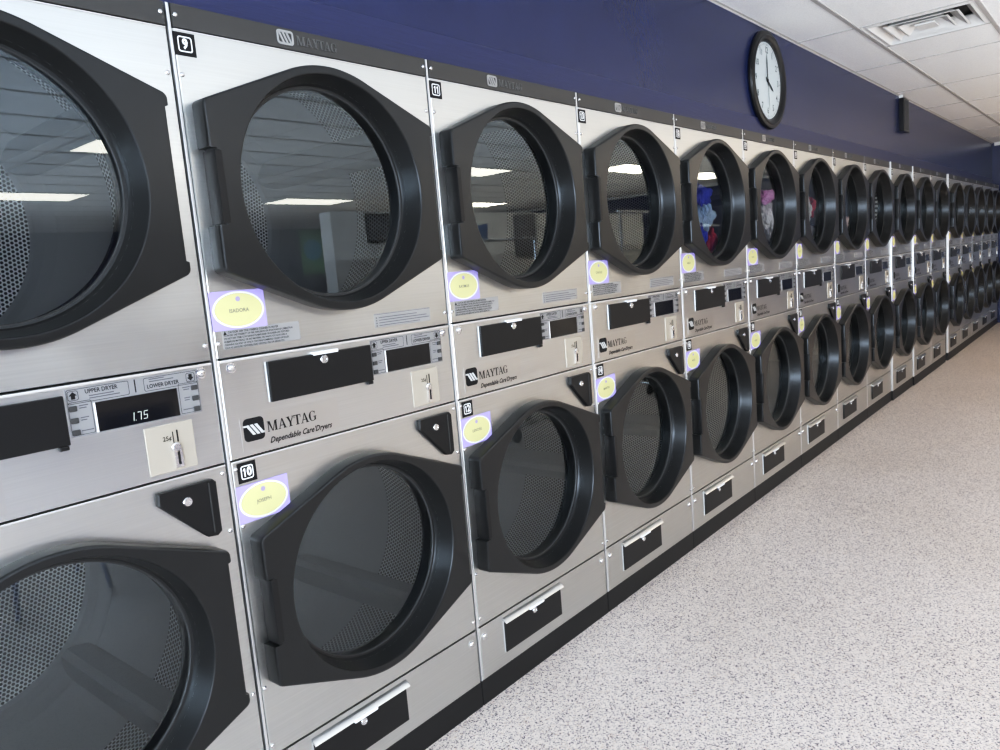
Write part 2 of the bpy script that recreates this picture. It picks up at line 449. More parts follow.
# air vent: square stepped diffuser
vt = empty('ceiling_vent', 'white square stepped air vent set in the ceiling tiles', 'vent', ((VX0+VX1)/2, (VY0+VY1)/2, CZ))
bm = bmesh.new()
h = (VX1-VX0)/2; hy = (VY1-VY0)/2
def frus(bm, a, ay, z0, b, by, z1):
    A = [bm.verts.new((sx*a, sy*ay, z0)) for sx, sy in ((-1,-1),(1,-1),(1,1),(-1,1))]
    B = [bm.verts.new((sx*b, sy*by, z1)) for sx, sy in ((-1,-1),(1,-1),(1,1),(-1,1))]
    bridge(bm, A, B)
frus(bm, h, hy, 0, h-.02, hy-.02, -.004); frus(bm, h-.02, hy-.02, -.004, h-.075, hy-.075, .055)
finish('frame', bm, M['whitemetal'], vt)
for k, (o1, o2) in enumerate(((.085, .15), (.15, .215))):
    bm = bmesh.new()
    frus(bm, h-o1, hy-o1, -.002, h-o1-.012, hy-o1-.012, -.004); frus(bm, h-o1-.012, hy-o1-.012, -.004, h-o2-.02, hy-o2-.02, .05)
    finish('louvre_ring', bm, M['whitemetal'], vt)
finish('centre_plate', bbox(-.075, .075, -.055, .055, -.004, .004, bev=.002), M['whitemetal'], vt)
bm = bmesh.new(); box(bm, -h+.002, h-.002, -hy+.002, hy-.002, .078, .095); finish('duct', bm, M['cavity'], vt)

# ceiling lights
lights = [(1.80, 3.06, -5.18, -4.57, 'l'), (1.75, 3.05, -8.45, -7.75, 'l'), (5.74, 7.05, -8.45, -7.75, 'l'), (5.86, 7.1, -5.2, -4.58, 'l'), (8.3, 9.55, -4.2, -3.6, 'w'),
          (10.75, 12.0, -4.2, -3.6, 'w'), (9.6, 10.9, -8.45, -7.75, 'w'), (-2.2, -.95, -5.2, -4.58, 'l'), (9.6, 10.9, -11.9, -11.2, 'l')]  # last panel is added to brighten the wall sign
lit_lab = ['lit ceiling panel nearest above the chairs, over the folding table side', 'lit ceiling panel deep in the hall, seen mirrored in the leftmost upper glass', 'lit ceiling panel deep in the hall, seen mirrored in the glass of upper dryer 9',
           'lit ceiling panel mirrored in the glass of upper dryer 11', 'lit ceiling panel mirrored in the glass of upper dryer 13', 'lit ceiling panel nearest the far blue wall, mirrored in upper dryer 15', 'lit ceiling panel deep in the hall near the far blue wall', 'lit ceiling panel closest to the shop front windows', 'lit ceiling panel in front of the green and purple wall sign']
for (x0, x1, y0, y1, k), lab in zip(lights, lit_lab):
    t = empty('ceiling_light', lab, 'ceiling light', ((x0+x1)/2, (y0+y1)/2, CZ), 'flat panel lights in the ceiling')
    a, b = (x1-x0)/2, (y1-y0)/2
    bm = bmesh.new()
    for q in ((-a, a, -b, -b+.02), (-a, a, b-.02, b), (-a, -a+.02, -b+.02, b-.02), (a-.02, a, -b+.02, b-.02)): box(bm, *q, -.014, -.001)
    finish('frame', bm, M['whitemetal'], t)
    finish('diffuser', bbox(-a+.02, a-.02, -b+.02, b-.02, -.010, -.002), M['light' if k == 'w' else 'lightcool'], t)

# ------------------------------------------------------------------ the stacked dryer
W = .80; CX = .392; UZ, LZ = 1.690, .664
def door_outline(cz, notch=True):
    hh = .197; R = .312; c = .016
    big = [(R*math.cos(2*PI*i/160), R*math.sin(2*PI*i/160)) for i in range(160)]
    pts = list(big)
    for sx in (-1, 1):
        for sz in (-1, 1):
            for i in range(24):
                t = 2*PI*i/24; pts.append((sx*(.360-c)+c*math.cos(t), sz*(hh-c)+c*math.sin(t)))
    pts = sorted(set((round(x, 6), round(z, 6)) for x, z in pts))
    def half(ps):
        o = []
        for p in ps:
            while len(o) > 1 and (o[-1][0]-o[-2][0])*(p[1]-o[-2][1]) - (o[-1][1]-o[-2][1])*(p[0]-o[-2][0]) <= 0: o.pop()
            o.append(p)
        return o[:-1]
    hull = half(pts) + half(pts[::-1])          # counter-clockwise
    if notch:
        out = []
        n = len(hull)
        for i in range(n):
            a, b = hull[i], hull[(i+1) % n]; out.append(a)
            if a[0] < -.35 and b[0] < -.35 and a[1] > .1 and b[1] < -.1: out += [(-.36, .088), (-.343, .088), (-.343, -.088), (-.36, -.088)]
            if a[0] > .35 and b[0] > .35 and a[1] < -.1 and b[1] > .1: out += [(.36, -.168), (.353, -.166), (.353, .166), (.36, .168)]
        hull = out
    return [(CX+x, cz+z) for x, z in hull]

def make_door(root, cz):
    c = (CX, cz)
    o0 = door_outline(cz)
    bm = bmesh.new()
    a = ring(bm, o0, -.001); b0 = ring(bm, o0, -.0445); b = ring(bm, inset(o0, c, .0004), -.0465); d = ring(bm, inset(o0, c, .0022), -.0503); e = ring(bm, inset(o0, c, .006), -.052)
    bridge(bm, a, b0); bridge(bm, b0, b); bridge(bm, b, d); bridge(bm, d, e)
    n = 96
    prof = [(.2925, -.052), (.2905, -.0513), (.2890, -.0492), (.2883, -.0465), (.2775, .000), (.2755, .008), (.2730, .0125), (.2685, .0135), (.2685, .019)]
    rs = [ring(bm, circ(c[0], c[1], r, n), y) for r, y in prof]
    fill(bm, [e, rs[0]])
    for p, q in zip(rs, rs[1:]): bridge(bm, p, q)
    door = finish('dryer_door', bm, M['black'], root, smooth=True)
    bm = bmesh.new(); lathe(bm, [(.2683, .0132), (.2660, .0128), (.2648, .0160), (.2648, .019)], c, 96); finish('glass_rim', bm, M['button'], door, smooth=True)
    bm = bmesh.new(); r0 = ring(bm, circ(c[0], c[1], .2670, 96), .018); bm.faces.new(r0); finish('glass', bm, M['glass'], door, keep=True)
    bm = bmesh.new(); lathe(bm, [(.2665, .019), (.272, .045), (.272, .062), (.2675, .062)], c, 72); finish('gasket', bm, M['rubber'], door, smooth=True)
    bm = bmesh.new()
    x0 = CX-.349
    box(bm, x0, x0+.019, -.0535, -.001, cz-.083, cz+.083); bevel_all(bm, .002, 2)
    for z in (cz-.045, cz+.045):
        bm2 = ring(bm, circ(x0+.006, z, .005, 10), -.0545); bm.faces.new(bm2)
    finish('hinge', bm, M['boxblk'], door, smooth=True)
    return door

def make_drum(root, ang):
    bm = bmesh.new(); l = bm.loops.layers.uv.verify(); n = 96; R = .388
    def band(r0, y0, r1, y1, mi, uvf):
        A = ring(bm, circ(0, 0, r0, n), y0); B = ring(bm, circ(0, 0, r1, n), y1)
        for i in range(n):
            f = bm.faces.new((A[i], A[(i+1) % n], B[(i+1) % n], B[i])); f.material_index = mi
            for lp, (ii, yy, rr) in zip(f.loops, ((i, y0, r0), (i+1, y0, r0), (i+1, y1, r1), (i, y1, r1))):
                t = 2*PI*ii/n; lp[l].uv = (R*t, yy) if uvf else (rr*math.cos(t), rr*math.sin(t))
    band(.274, .063, R, .066, 0, False)
    band(R, .066, R, .36, 1, True)
    band(R, .36, R-.003, .72, 0, True)
    band(R-.003, .72, .374, .79, 0, False); band(.374, .79, .362, .825, 0, False); band(.362, .825, .352, .836, 0, False)
    A = ring(bm, circ(0, 0, .352, n), .836)
    f = bm.faces.new(A); f.material_index = 1
    for lp in f.loops: lp[l].uv = (lp.vert.co.x, lp.vert.co.z)
    d = finish('drum', bm, [M['drum'], M['perf']], root, smooth=True)
    for k in range(3):
        bm = bmesh.new(); t0 = 2*PI*k/3
        prof = []
        for w, rr in ((-.055, R-.004), (-.030, R-.045), (-.012, R-.062), (.012, R-.062), (.030, R-.045), (.055, R-.004)):
            prof.append((rr*math.cos(t0) - w*math.sin(t0), rr*math.sin(t0) + w*math.cos(t0)))
        plate(bm, prof, .10, .76, back=True)
        finish('lifter', bm, M['lifter'], d, smooth=True)
    d.location = (CX, 0, ang[1]); d.rotation_euler = (0, -math.radians(ang[0]), 0)
    return d

def make_label_text(root, name, lines, x, z0, dz, size, y, xs=1.):
    bm = bmesh.new()
    for i, s in enumerate(lines):
        me = text_mesh(s, size*(1.15 if i == 0 else 1), xs=xs)
        k = len(bm.verts); bm.from_mesh(me); bm.verts.ensure_lookup_table()
        for v in bm.verts[k:]: v.co += Vector((x + (.012 if i == 0 else 0), y, z0 - dz*i))
    # warning triangle before the heading
    bm.faces.new([bm.verts.new((x + a*.006, y, z0 + b*.006)) for a, b in ((0, -.8), (1.4, -.8), (.7, .7))])
    return finish(name, bm, M['ink'], root, keep=True)

def make_screw(root, x, z, r, me=[None, None], y=-.002):
    big = r > .008; i = 1 if big else 0
    if me[i] is None:
        bm = bmesh.new()
        lathe(bm, ([(r*1.35, 0), (r*1.35, -.0012), (r, -.0016)] if big else [(r, 0)]) + [(r*.95, -.45*r), (r*.7, -.72*r), (r*.35, -.85*r), (0, -.88*r)], (0, 0), 14)
        o = finish('screw', bm, M['chrome'], root, smooth=True); me[i] = o.data
    else: o = link('screw', me[i], root)
    o.location = (x, y, z); return o

def lock(root, x, z, y, r=.012):
    bm = bmesh.new(); lathe(bm, [(r, 0), (r, -.004), (r*.85, -.006), (r*.55, -.006), (r*.5, -.005), (0, -.005)], (x, z), 20)
    for v in bm.verts: v.co.y += y
    o = finish('lock', bm, M['chrome'], root, smooth=True)
    return o

def make_dryer(detail=True):
    root = empty('stacked_dryer', 'x', 'dryer')
    # cabinet: sides, roof, back, dark behind the seams
    bm = bmesh.new()
    box(bm, .003, .006, .012, .93, .0, 2.088); box(bm, .794, .797, .012, .93, 0, 2.088); box(bm, .006, .794, .012, .93, 2.082, 2.088); box(bm, .006, .794, .90, .93, 0, 2.082)
    finish('cabinet', bm, M['cavity'], root)
    bm = bmesh.new()
    for x0, x1 in ((.0005, .0085),):
        box(bm, x0, x1, -.0026, .02, .088, 2.092)
    bevel_all(bm, .0018, 2); finish('edge_trim', bm, M['edge'], root, smooth=True)
    x0, x1 = .0105, .7955
    # sheet panels
    def sheet(name, z0, z1, hole, mat, y=0.):
        bm = bmesh.new(); o = rect(x0, x1, z0, z1)
        f0 = ring(bm, inset(o, ((x0+x1)/2, (z0+z1)/2), .0025), y-.002); e0 = ring(bm, o, y); b0 = ring(bm, o, y+.012)
        hs = [ring(bm, circ(CX, h, .278, 72), y-.002) for h in hole]
        fill(bm, [f0] + hs); bridge(bm, f0, e0); bridge(bm, e0, b0)
        return finish(name, bm, mat, root, uv=True)
    up_ = sheet('upper_panel', 1.297, 2.0385, [UZ], M['steel'])
    finish('fold', bbox(x0+.001, x1-.001, -.0042, -.0005, 2.0352, 2.0385, bev=.0012), M['edge'], up_, smooth=True)
    cp = sheet('control_panel', 1.0515, 1.2935, [], M['panel'])
    finish('fold', bbox(x0+.003, x1-.003, -.0075, -.0005, 1.2865, 1.293, bev=.002), M['edge'], cp, smooth=True)
    lo_ = sheet('lower_panel', .2775, 1.0475, [LZ], M['steel'])
    finish('fold', bbox(x0+.001, x1-.001, -.0042, -.0005, 1.0432, 1.0475, bev=.0012), M['edge'], lo_, smooth=True)
    sheet('base_panel', .0885, .2735, [], M['steel'])
    # seam flange at the right of the lower panels
    kp = finish('kick_plate', bbox(.002, .798, -.001, .03, 0.0, .0865, bev=.001), M['kick'], root)
    ts = finish('top_strip', bbox(.011, .7955, -.0045, .02, 2.0405, 2.0915, bev=.0015), M['strip'], root, smooth=True)
    bm = bmesh.new()
    plate(bm, rrect(.280, .329, 2.050, 2.085, .008), -.0062, -.004, [rrect(.2855, .3235, 2.0555, 2.0795, .004)])
    finish('emblem_frame', bm, M['embl'], ts)
    bm = bmesh.new()
    for k in range(3):
        a = .284 + .011*k; plate(bm, [(a, 2.0795), (a+.006, 2.0795), (a+.018, 2.0555), (a+.012, 2.0555)], -.0066, -.004)
    finish('emblem', bm, M['embl'], ts)
    bm = bmesh.new(); qs, _ = brand_quads(.338, 2.0555, .0225, 1.03); polys(bm, qs, -.0066, -.004); finish('lettering', bm, M['emboss'], ts)
    # doors and drums
    ud = make_door(root, UZ); ld = make_door(root, LZ)
    make_drum(root, (25.5, UZ)); make_drum(root, (-45, LZ))
    # coin box door
    cb = finish('coin_box_door', bbox(.136, .467, -.012, -.001, 1.172, 1.273, bev=.002), M['boxblk'], root, smooth=True)
    finish('latch_tab', bbox(.272, .352, -.016, -.001, 1.2695, 1.2785, bev=.0015), M['white'], cb)
    bm = bmesh.new(); box(bm, .1342, .136, -.0045, -.001, 1.172, 1.273); finish('edge', bm, M['edge'], cb)
    finish('latch_hook', bbox(.445, .463, -.014, -.002, 1.163, 1.172, bev=.002), M['boxblk'], cb)
    lock(cb, .304, 1.256, -.012)
    # display with overlay
    ov = finish('control_overlay', bbox(.473, .756, -.0030, -.001, 1.184, 1.284), M['overlay'], root)
    bm = bmesh.new()
    def outline(r, w=.0009):
        x0_, x1_, z0_, z1_ = r
        plate(bm, rrect(x0_, x1_, z0_, z1_, .004), -.0033, None, [rrect(x0_+w, x1_-w, z0_+w, z1_-w, .0035)])
    outline((.475, .600, 1.252, 1.282)); outline((.632, .754, 1.252, 1.281)); outline((.475, .521, 1.187, 1.256)); outline((.707, .754, 1.187, 1.256)); outline((.477, .498, 1.259, 1.279)); outline((.728, .749, 1.257, 1.277))
    plate(bm, rect(.612, .6145, 1.254, 1.282), -.0033, None)
    for x, z, s in ((.4875, 1.269, 1), (.7385, 1.267, -1)):     # arrows
        plate(bm, [(x+a*.008, z+s*b*.008) for a, b in ((-1, 0), (0, 1), (1, 0), (.5, 0), (.5, -.9), (-.5, -.9), (-.5, 0))][::s], -.0034, None)
    finish('line_print', bm, M['ink'], ov)
    text('lettering', 'UPPER DRYER', .0125, .511, -.0034, 1.2735, M['ink'], ov, xs=.85)
    text('lettering', 'LOWER DRYER', .0125, .638, -.0034, 1.2615, M['ink'], ov, xs=.85)
    for rows in (((.518, 1.263, .05), (.518, 1.258, .062)), ((.644, 1.276, .034), (.644, 1.271, .055)), ((.496, 1.246, .018), (.496, 1.241, .014)), ((.496, 1.221, .016), (.496, 1.216, .012)), ((.494, 1.194, .024),),
                 ((.716, 1.245, .018), (.718, 1.240, .014)), ((.718, 1.221, .014), (.718, 1.216, .012)), ((.712, 1.195, .024),)):
        bm = bmesh.new()
        for xx, zz, ww in rows: plate(bm, rect(xx, xx+ww, zz, zz+.0022), -.0034, None)
        finish('small_print', bm, M['grey_ink'], ov)
    for z in (1.2425, 1.218, 1.1935):
        for x in (.4835, .7435):
            finish('button', bbox(x-.0075, x+.0075, -.007, -.0028, z-.0055, z+.0055, bev=.0015), M['button'], ov)
    dp = finish('display', bbox(.527, .703, -.0038, -.001, 1.186, 1.248), M['display'], root)
    finish('edge', bbox(.5235, .527, -.0042, -.001, 1.186, 1.248), M['white'], dp)
    # coin slot plate
    pl = finish('coin_plate', bbox(.6175, .728, -.0042, -.001, 1.0635, 1.1715, bev=.001), M['cream'], root)
    bm = bmesh.new()
    lathe(bm, [(.011, -.003), (.011, -.010), (.008, -.012), (0, -.012)], (.681, 1.117), 16); box(bm, .676, .694, -.0085, -.004, 1.070, 1.112)
    finish('coin_return', bm, M['chrome'], pl, smooth=True)
    bm = bmesh.new(); box(bm, .6825, .6875, -.0095, -.005, 1.077, 1.108); box(bm, .6875, .6905, -.0055, -.004, 1.128, 1.155); box(bm, .678, .6795, -.0055, -.004, 1.128, 1.153); finish('coin_slot', bm, M['ink'], pl)
    text('lettering', '25\u00a2', .014, .655, -.0046, 1.139, M['ink'], pl)
    # brand label
    bl = finish('brand_label', bbox(.046, .340, -.0026, -.001, 1.066, 1.148), M['clear'], root)
    bm = bmesh.new(); plate(bm, rrect(.053, .110, 1.086, 1.143, .011), -.0030, None); em = finish('emblem', bm, M['ink'], bl)
    bm = bmesh.new(); polys(bm, emblem_quads(.053, 1.086, .057), -.0034); finish('emblem_bars', bm, M['barfill'], bl)
    bm = bmesh.new(); qs, xe = brand_quads(.118, 1.0995, .0258, 1.05); polys(bm, qs, -.0030); finish('lettering', bm, M['ink'], bl)
    text('lettering', 'Dependable Care\u2019Dryers', .0205, .121, -.0030, 1.0765, M['ink'], bl, shear=.40, xs=.91, bold=.02)
    # printed warnings
    ca = finish('caution_label', bbox(.031, .247, -.0026, -.001, 1.3165, 1.3635), M['caution'], root)
    make_label_text(ca, 'lettering', ['CAUTION: DRY ONLY FABRICS CLEANED IN WATER', 'TO AVOID THE POSSIBILITY OF FIRE, EXPLOSION OR SPONTANEOUS COMBUSTION', 'DO NOT DRY ITEMS CONTAINING FOAM RUBBER OR RUBBER-LIKE TEXTURED', 'RUBBERLIKE MATERIALS OR ANY MATERIAL ON WHICH YOU HAVE USED A', 'CLEANING SOLVENT OR WHICH CONTAINS FLAMMABLE LIQUIDS OR SOLIDS', 'SUCH AS GASOLINE, KEROSENE, PAINT OR WAX, OILS OR GREASE, ETC.'], .034, 1.3565, .0073, .0062, -.003, .82)
    wl = finish('instruction_label', bbox(.499, .720, -.0026, -.001, 1.316, 1.356), M['caution'], root)
    for i, ww in enumerate((.15, .19, .2, .16)):
        bm = bmesh.new(); plate(bm, rect(.515, .515+ww, 1.343-.0075*i, 1.3455-.0075*i), -.003, None); plate(bm, rect(.504, .509, 1.342-.0075*i, 1.346-.0075*i), -.003, None)
        finish('small_print', bm, M['grey_ink'], wl)
    bm = bmesh.new(); plate(bm, rect(.499, .720, 1.353, 1.3545), -.003, None); finish('heading_rule', bm, M['grey_ink'], wl)
    # triangular access latch
    pts = [(.622, 1.024), (.620, .996), (.724, .893), (.748, .889), (.759, .897), (.760, 1.016), (.752, 1.024)]
    bm = bmesh.new(); c = (.71, .98)
    pts = pts[::-1] if False else pts
    a = ring(bm, pts, -.001); b = ring(bm, pts, -.013); d = ring(bm, inset(pts, c, .003), -.016)
    bridge(bm, a, b); bridge(bm, b, d); fill(bm, [d])
    al = finish('access_latch', bm, M['boxblk'], root, smooth=True)
    bm = bmesh.new(); box(bm, .738, .7405, -.0185, -.015, .900, 1.018); finish('pull_edge', bm, M['button'], al)
    lock(al, .684, .990, -.016, .011)
    # lint drawer front
    lt = finish('lint_door', bbox(.134, .467, -.009, -.001, .134, .240, bev=.002), M['boxblk'], root, smooth=True)
    bm = bmesh.new()
    P = [(-.001, .259), (-.004, .258), (-.018, .2455), (-.0195, .2425), (-.017, .2420), (-.001, .254)]
    A = [bm.verts.new((.131, y, z)) for y, z in P]; B = [bm.verts.new((.474, y, z)) for y, z in P]
    bridge(bm, A, B); bm.faces.new(A); bm.faces.new(B[::-1]); finish('handle_lip', bm, M['panel'], lt, smooth=True)
    finish('latch_tab', bbox(.262, .345, -.024, -.015, .2385, .2465, bev=.002), M['white'], lt)
    lock(lt, .300, .222, -.009, .011)
    bm = bmesh.new(); box(bm, .1318, .134, -.005, -.001, .132, .248); finish('edge', bm, M['edge'], lt)
    # screws
    for z in (2.067, 1.940, 1.333, 1.028, .886, .462, .306):
        for x in (.0185, .785):
            make_screw(root, x, z, .0055, y=-.005 if z > 2.04 else -.002)
    for x in (.043, .765): make_screw(root, x, 1.272, .0095)
    for x in (.032, .767): make_screw(root, x, .238, .0085)
    return root

def kids(o): return [c for c in bpy.data.objects if c.parent == o]
SKIP_FAR = {'screw', 'small_print', 'line_print', 'latch_hook', 'pull_edge', 'emblem_bars', 'glass_rim', 'edge'}
def copy_tree(o, parent=None, far=False, cmap=None):
    c = o.copy(); COL.objects.link(c)
    if parent: c.parent = parent
    for ch in cmap.get(o, ()):
        if far and ch.name.split('.')[0] in SKIP_FAR: continue
        copy_tree(ch, c, far, cmap)
    return c

PROTO_COL = 0
proto = make_dryer()
cmap = {}
for o in bpy.data.objects:
    if o.parent: cmap.setdefault(o.parent, []).append(o)

labels = {
 -1: 'stacked stainless dryer at the left edge of the photo, display reading 1.75',
 0: 'stacked stainless dryer with plates 9 over 10 beside its yellow name tags',
 1: 'stacked stainless dryer with plates 11 over 12, empty drums behind the glass',
 2: 'stacked stainless dryer with plates 13 over 14, left of the one with blue laundry',
 3: 'stacked stainless dryer with plates 15 over 16, blue and red laundry in its upper drum',
 4: 'stacked stainless dryer with pink and white laundry in its upper drum',
 5: 'stacked stainless dryer with white and red laundry in its upper drum',
 6: 'stacked stainless dryer with one small pale pink garment low in its upper drum',
 7: 'stacked stainless dryer with a black-striped white garment in its upper drum',
 8: 'stacked stainless dryer just right of the one holding the striped garment, behind a bright seam',
 9: 'stacked stainless dryer seventh from the blue end wall',
 10: 'stacked stainless dryer sixth from the blue end wall, left of a bright seam',
 11: 'stacked stainless dryer fifth from the blue end wall, right of a bright seam',
 12: 'stacked stainless dryer fourth from the blue end wall',
 13: 'stacked stainless dryer third from the blue end wall',
 14: 'stacked stainless dryer second from the blue end wall',
 15: 'stacked stainless dryer standing against the blue end wall',
}
names_up = {0: 'ISADORA', 1: 'RAYMUS', 2: 'CAROLE', 3: 'MOSS', 4: 'ELENA', 5: 'RUBY', 6: 'DIANA', 7: 'OSCAR'}
names_lo = {0: 'JOSEPH', 1: 'LENORE', 2: 'MARTIN', 3: 'ALICE', 4: 'HENRY', 5: 'CLARA', 6: 'JONAS', 7: 'EDITH'}
ang_up = {-1: 28, 0: 25.5, 1: 60, 2: 80, 3: 10, 4: 40, 5: 70}
ang_lo = {-1: 75, 0: -45, 1: -7, 2: -7, 3: 40, 4: 15}

def name_tag(root, x0, z0, x1, z1, name, tilt, far=False):
    w, hgt = x1-x0, z1-z0; cx, cz = (x0+x1)/2, (z0+z1)/2
    bm = bmesh.new(); box(bm, -w/2, w/2, -.0012, 0, -hgt/2, hgt/2)
    t = finish('name_tag', bm, M['lav'], root, (cx, -.0028, cz)); t.rotation_euler = (0, math.radians(tilt), 0)
    def ell(a, b, n=48): return [(a*math.cos(2*PI*i/n), b*math.sin(2*PI*i/n)) for i in range(n)]
    bm = bmesh.new(); plate(bm, ell(w*.475, hgt*.475), -.0016, None); finish('oval_border', bm, M['paper'], t)
    bm = bmesh.new(); plate(bm, ell(w*.435, hgt*.425), -.0020, None); ov = finish('oval', bm, M['yel'], t)
    if not far:
        bm = bmesh.new(); plate(bm, ell(w*.437, hgt*.428), -.0018, None); finish('oval_line', bm, M['grey_ink'], t)
        bm = bmesh.new(); plate(bm, ell(.0062, .0060, 16), -.0024, None); finish('flower_print', bm, M['violet'], t, (0, 0, hgt*.28))
        text('lettering', name, .0125, 0, -.0024, -.002, M['grey_ink'], t, align='CENTER')
    return t

def number_plate(root, x0, z0, num, s=.050):
    bm = bmesh.new(); box(bm, x0, x0+s, -.0032, -.0008, z0, z0+s); p = finish('number_plate', bm, M['ink'], root)
    bm = bmesh.new(); plate(bm, rrect(x0+s*.16, x0+s*.84, z0+s*.16, z0+s*.84, s*.12), -.0036, None, [rrect(x0+s*.215, x0+s*.785, z0+s*.215, z0+s*.785, s*.08)])
    finish('border', bm, M['white'], p)
    wd = {'1': .22}; tot = sum(wd.get(ch, .34) for ch in num)*s; x = x0 + s*.5 - tot/2
    for ch in num:
        w = wd.get(ch, .34)*s; zc = z0 + s*.5; h = s*.21
        if ch == '1':
            bm = bmesh.new(); m = x + w*.55
            plate(bm, [(m-s*.015, zc-h), (m+s*.065, zc-h), (m+s*.065, zc+h), (m-s*.005, zc+h), (m-s*.075, zc+h*.62), (m-s*.075, zc+h*.36), (m-s*.015, zc+h*.52)], -.0037, None)
            finish('digit', bm, M['white'], p)
        else: text('digit', ch, s*.60, x + w*.5, -.0037, zc, M['white'], p, align='CENTER', xs=.86, bold=.045)
        x += w
    return p

GRP = 'stacked dryers in one row along the blue wall'
for c in range(-1, 16):
    far = c >= 6
    r = proto if c == PROTO_COL else copy_tree(proto, None, far, cmap)
    if c == -1:
        for o in [k for k in r.children if k.name.startswith('instruction_label')]:
            for k in list(o.children): bpy.data.objects.remove(k)
            bpy.data.objects.remove(o)
    yo = 0 if c < 8 else (-.012 if c == 8 else (-.022 if c < 11 else -.032))
    xo = .10 if c >= 11 else 0
    r.location = (c*W + xo, yo, 0); tag(r, labels[c], 'dryer', GRP)
    ds = [o for o in (cmap[proto] if c == PROTO_COL else [k for k in r.children]) if o.name.startswith('drum')]
    for d in ds:
        u = d.location.z > 1.2
        a = (ang_up if u else ang_lo).get(c, (c*47 % 120))
        d.rotation_euler = (0, -math.radians(a), 0)
    n1, n2 = str(2*c+9), str(2*c+10)
    number_plate(r, .0095, 1.982, n1); number_plate(r, .023, .990, n2)
    if c >= 0:
        j = random.uniform(-.003, .003)
        w = .145 if c < 5 else .10
        name_tag(r, .009, 1.363+j, .009+w, 1.455+j, names_up.get(c, ''), random.uniform(-.5, 2.2), far)
        name_tag(r, .011, .892+j, .011+w, .985+j, names_lo.get(c, ''), 0 if c < 2 else random.uniform(-2, 2), far)
    if c == -1:
        dsp = [o for o in r.children if o.name.startswith('display')][0]
        SEG = {'1': 'bc', '7': 'abc', '5': 'afgcd'}; wd, hh, th = .0088, .018, .0016
        for ch, x in (('1', .592), ('7', .6075), ('5', .621)):
            bm = bmesh.new(); z = 1.194
            R_ = dict(a=(0, wd, hh-th, hh), g=(0, wd, hh/2-th/2, hh/2+th/2), d=(0, wd, 0, th), b=(wd-th, wd, hh/2, hh), c=(wd-th, wd, 0, hh/2), f=(0, th, hh/2, hh), e=(0, th, 0, hh/2))
            for k in SEG[ch]:
                q = R_[k]; plate(bm, [(x + px + .14*pz, z + pz) for px, pz in rect(*q)], -.0042, None)
            bmesh.ops.remove_doubles(bm, verts=bm.verts, dist=1e-5)
            finish('digit', bm, M['digits'], dsp)
        bm = bmesh.new(); plate(bm, rect(.6035, .6053, 1.194, 1.1958), -.0042, None); finish('decimal_point', bm, M['digits'], dsp)
# filler strips closing the two gaps in the row
for x, a, b in ((11*W, .0, .098),):
    o = finish('filler_strip', bbox(x+.003, x+.097, -.006, .03, .0, 2.09, bev=.002), M['edge'])
    tag(o, 'tall narrow bright steel filler strip closing the gap between two far dryers', 'filler strip')

# ------------------------------------------------------------------ laundry in the drums
def cloth(name, label, c, x, z, y, sx, sz, sy, mat, seed, amp=.35, group=None, stretch=1.):
    bm = bmesh.new(); bmesh.ops.create_icosphere(bm, subdivisions=6, radius=1)
    off = Vector((seed*3.1, seed*1.7, seed*.9))
    for v in bm.verts:
        p = v.co.copy()
        n1 = noise.noise(p*1.3 + off)
        n2 = abs(noise.noise(Vector((p.x*2.6, p.y*2.6, p.z*1.5)) + off*2))   # creases
        n3 = abs(noise.noise(Vector((p.x*6, p.y*6, p.z*3)) + off))
        n4 = abs(noise.noise(Vector((p.x*11, p.y*11, p.z*5)) + off*3))
        k = 1 + amp*n1*1.2 - amp*(.55 - n2)*1.1 - .22*(.4 - n3) - .10*(.4 - n4)
        v.co = Vector((p.x*sx*k, p.y*sy*k, p.z*sz*k))
    o = finish(name, bm, mat, None, (c*W + x, y, z), smooth=False)
    for p in o.data.polygons: p.use_smooth = True
    return tag(o, label, 'laundry', group)
lb = mk_cloth('light_blue_cloth', (.50, .72, .95), (.68, .84, .97)); nb = mk_cloth('royal_blue_cloth', (.02, .04, .45), (.05, .08, .65)); rd = mk_cloth('red_cloth', (.50, .02, .05), (.70, .05, .10))
wh = mk_cloth('white_cloth', (.93, .92, .90), (.97, .96, .94)); pk = mk_cloth('pink_cloth', (.85, .30, .68), (.93, .52, .82)); gy = mk_cloth('grey_print_cloth', (.95, .95, .93), (.20, .20, .22), 16.)
pp = mk_cloth('pale_pink_cloth', (.92, .70, .64), (.95, .80, .74))
G3 = 'laundry in the upper drum of dryer 15'
cloth('blue_garment', 'royal blue garment crumpled at the top of the load in upper dryer 15', 3, 0.429, 1.744, 0.082, 0.129, 0.066, 0.036, nb, 1, .3, G3)
cloth('blue_shirt', 'light blue shirt pressed to the glass of upper dryer 15', 3, 0.472, 1.645, 0.082, 0.095, 0.077, 0.036, lb, 2, .4, G3)
cloth('blue_trousers', 'dark blue garment hanging below the light blue shirt in upper dryer 15', 3, 0.397, 1.530, 0.082, 0.062, 0.077, 0.036, nb, 4, .35, G3)
cloth('red_garment', 'dark red garment at the bottom of upper dryer 15', 3, 0.589, 1.499, 0.118, 0.084, 0.072, 0.036, rd, 5, .4, G3)
G4 = 'laundry in the upper drum of dryer 17'
cloth('pink_towel', 'pink towel on top of the white load in upper dryer 17', 4, 0.512, 1.756, 0.082, 0.151, 0.050, 0.036, pk, 6, .3, G4)
cloth('white_sheet', 'white sheet heaped against the glass of upper dryer 17', 4, 0.487, 1.626, 0.082, 0.118, 0.094, 0.036, wh, 7, .4, G4)
cloth('white_sleeve', 'long white sleeve hanging at the right of upper dryer 17', 4, 0.560, 1.620, 0.082, 0.047, 0.121, 0.036, wh, 8, .3, G4)
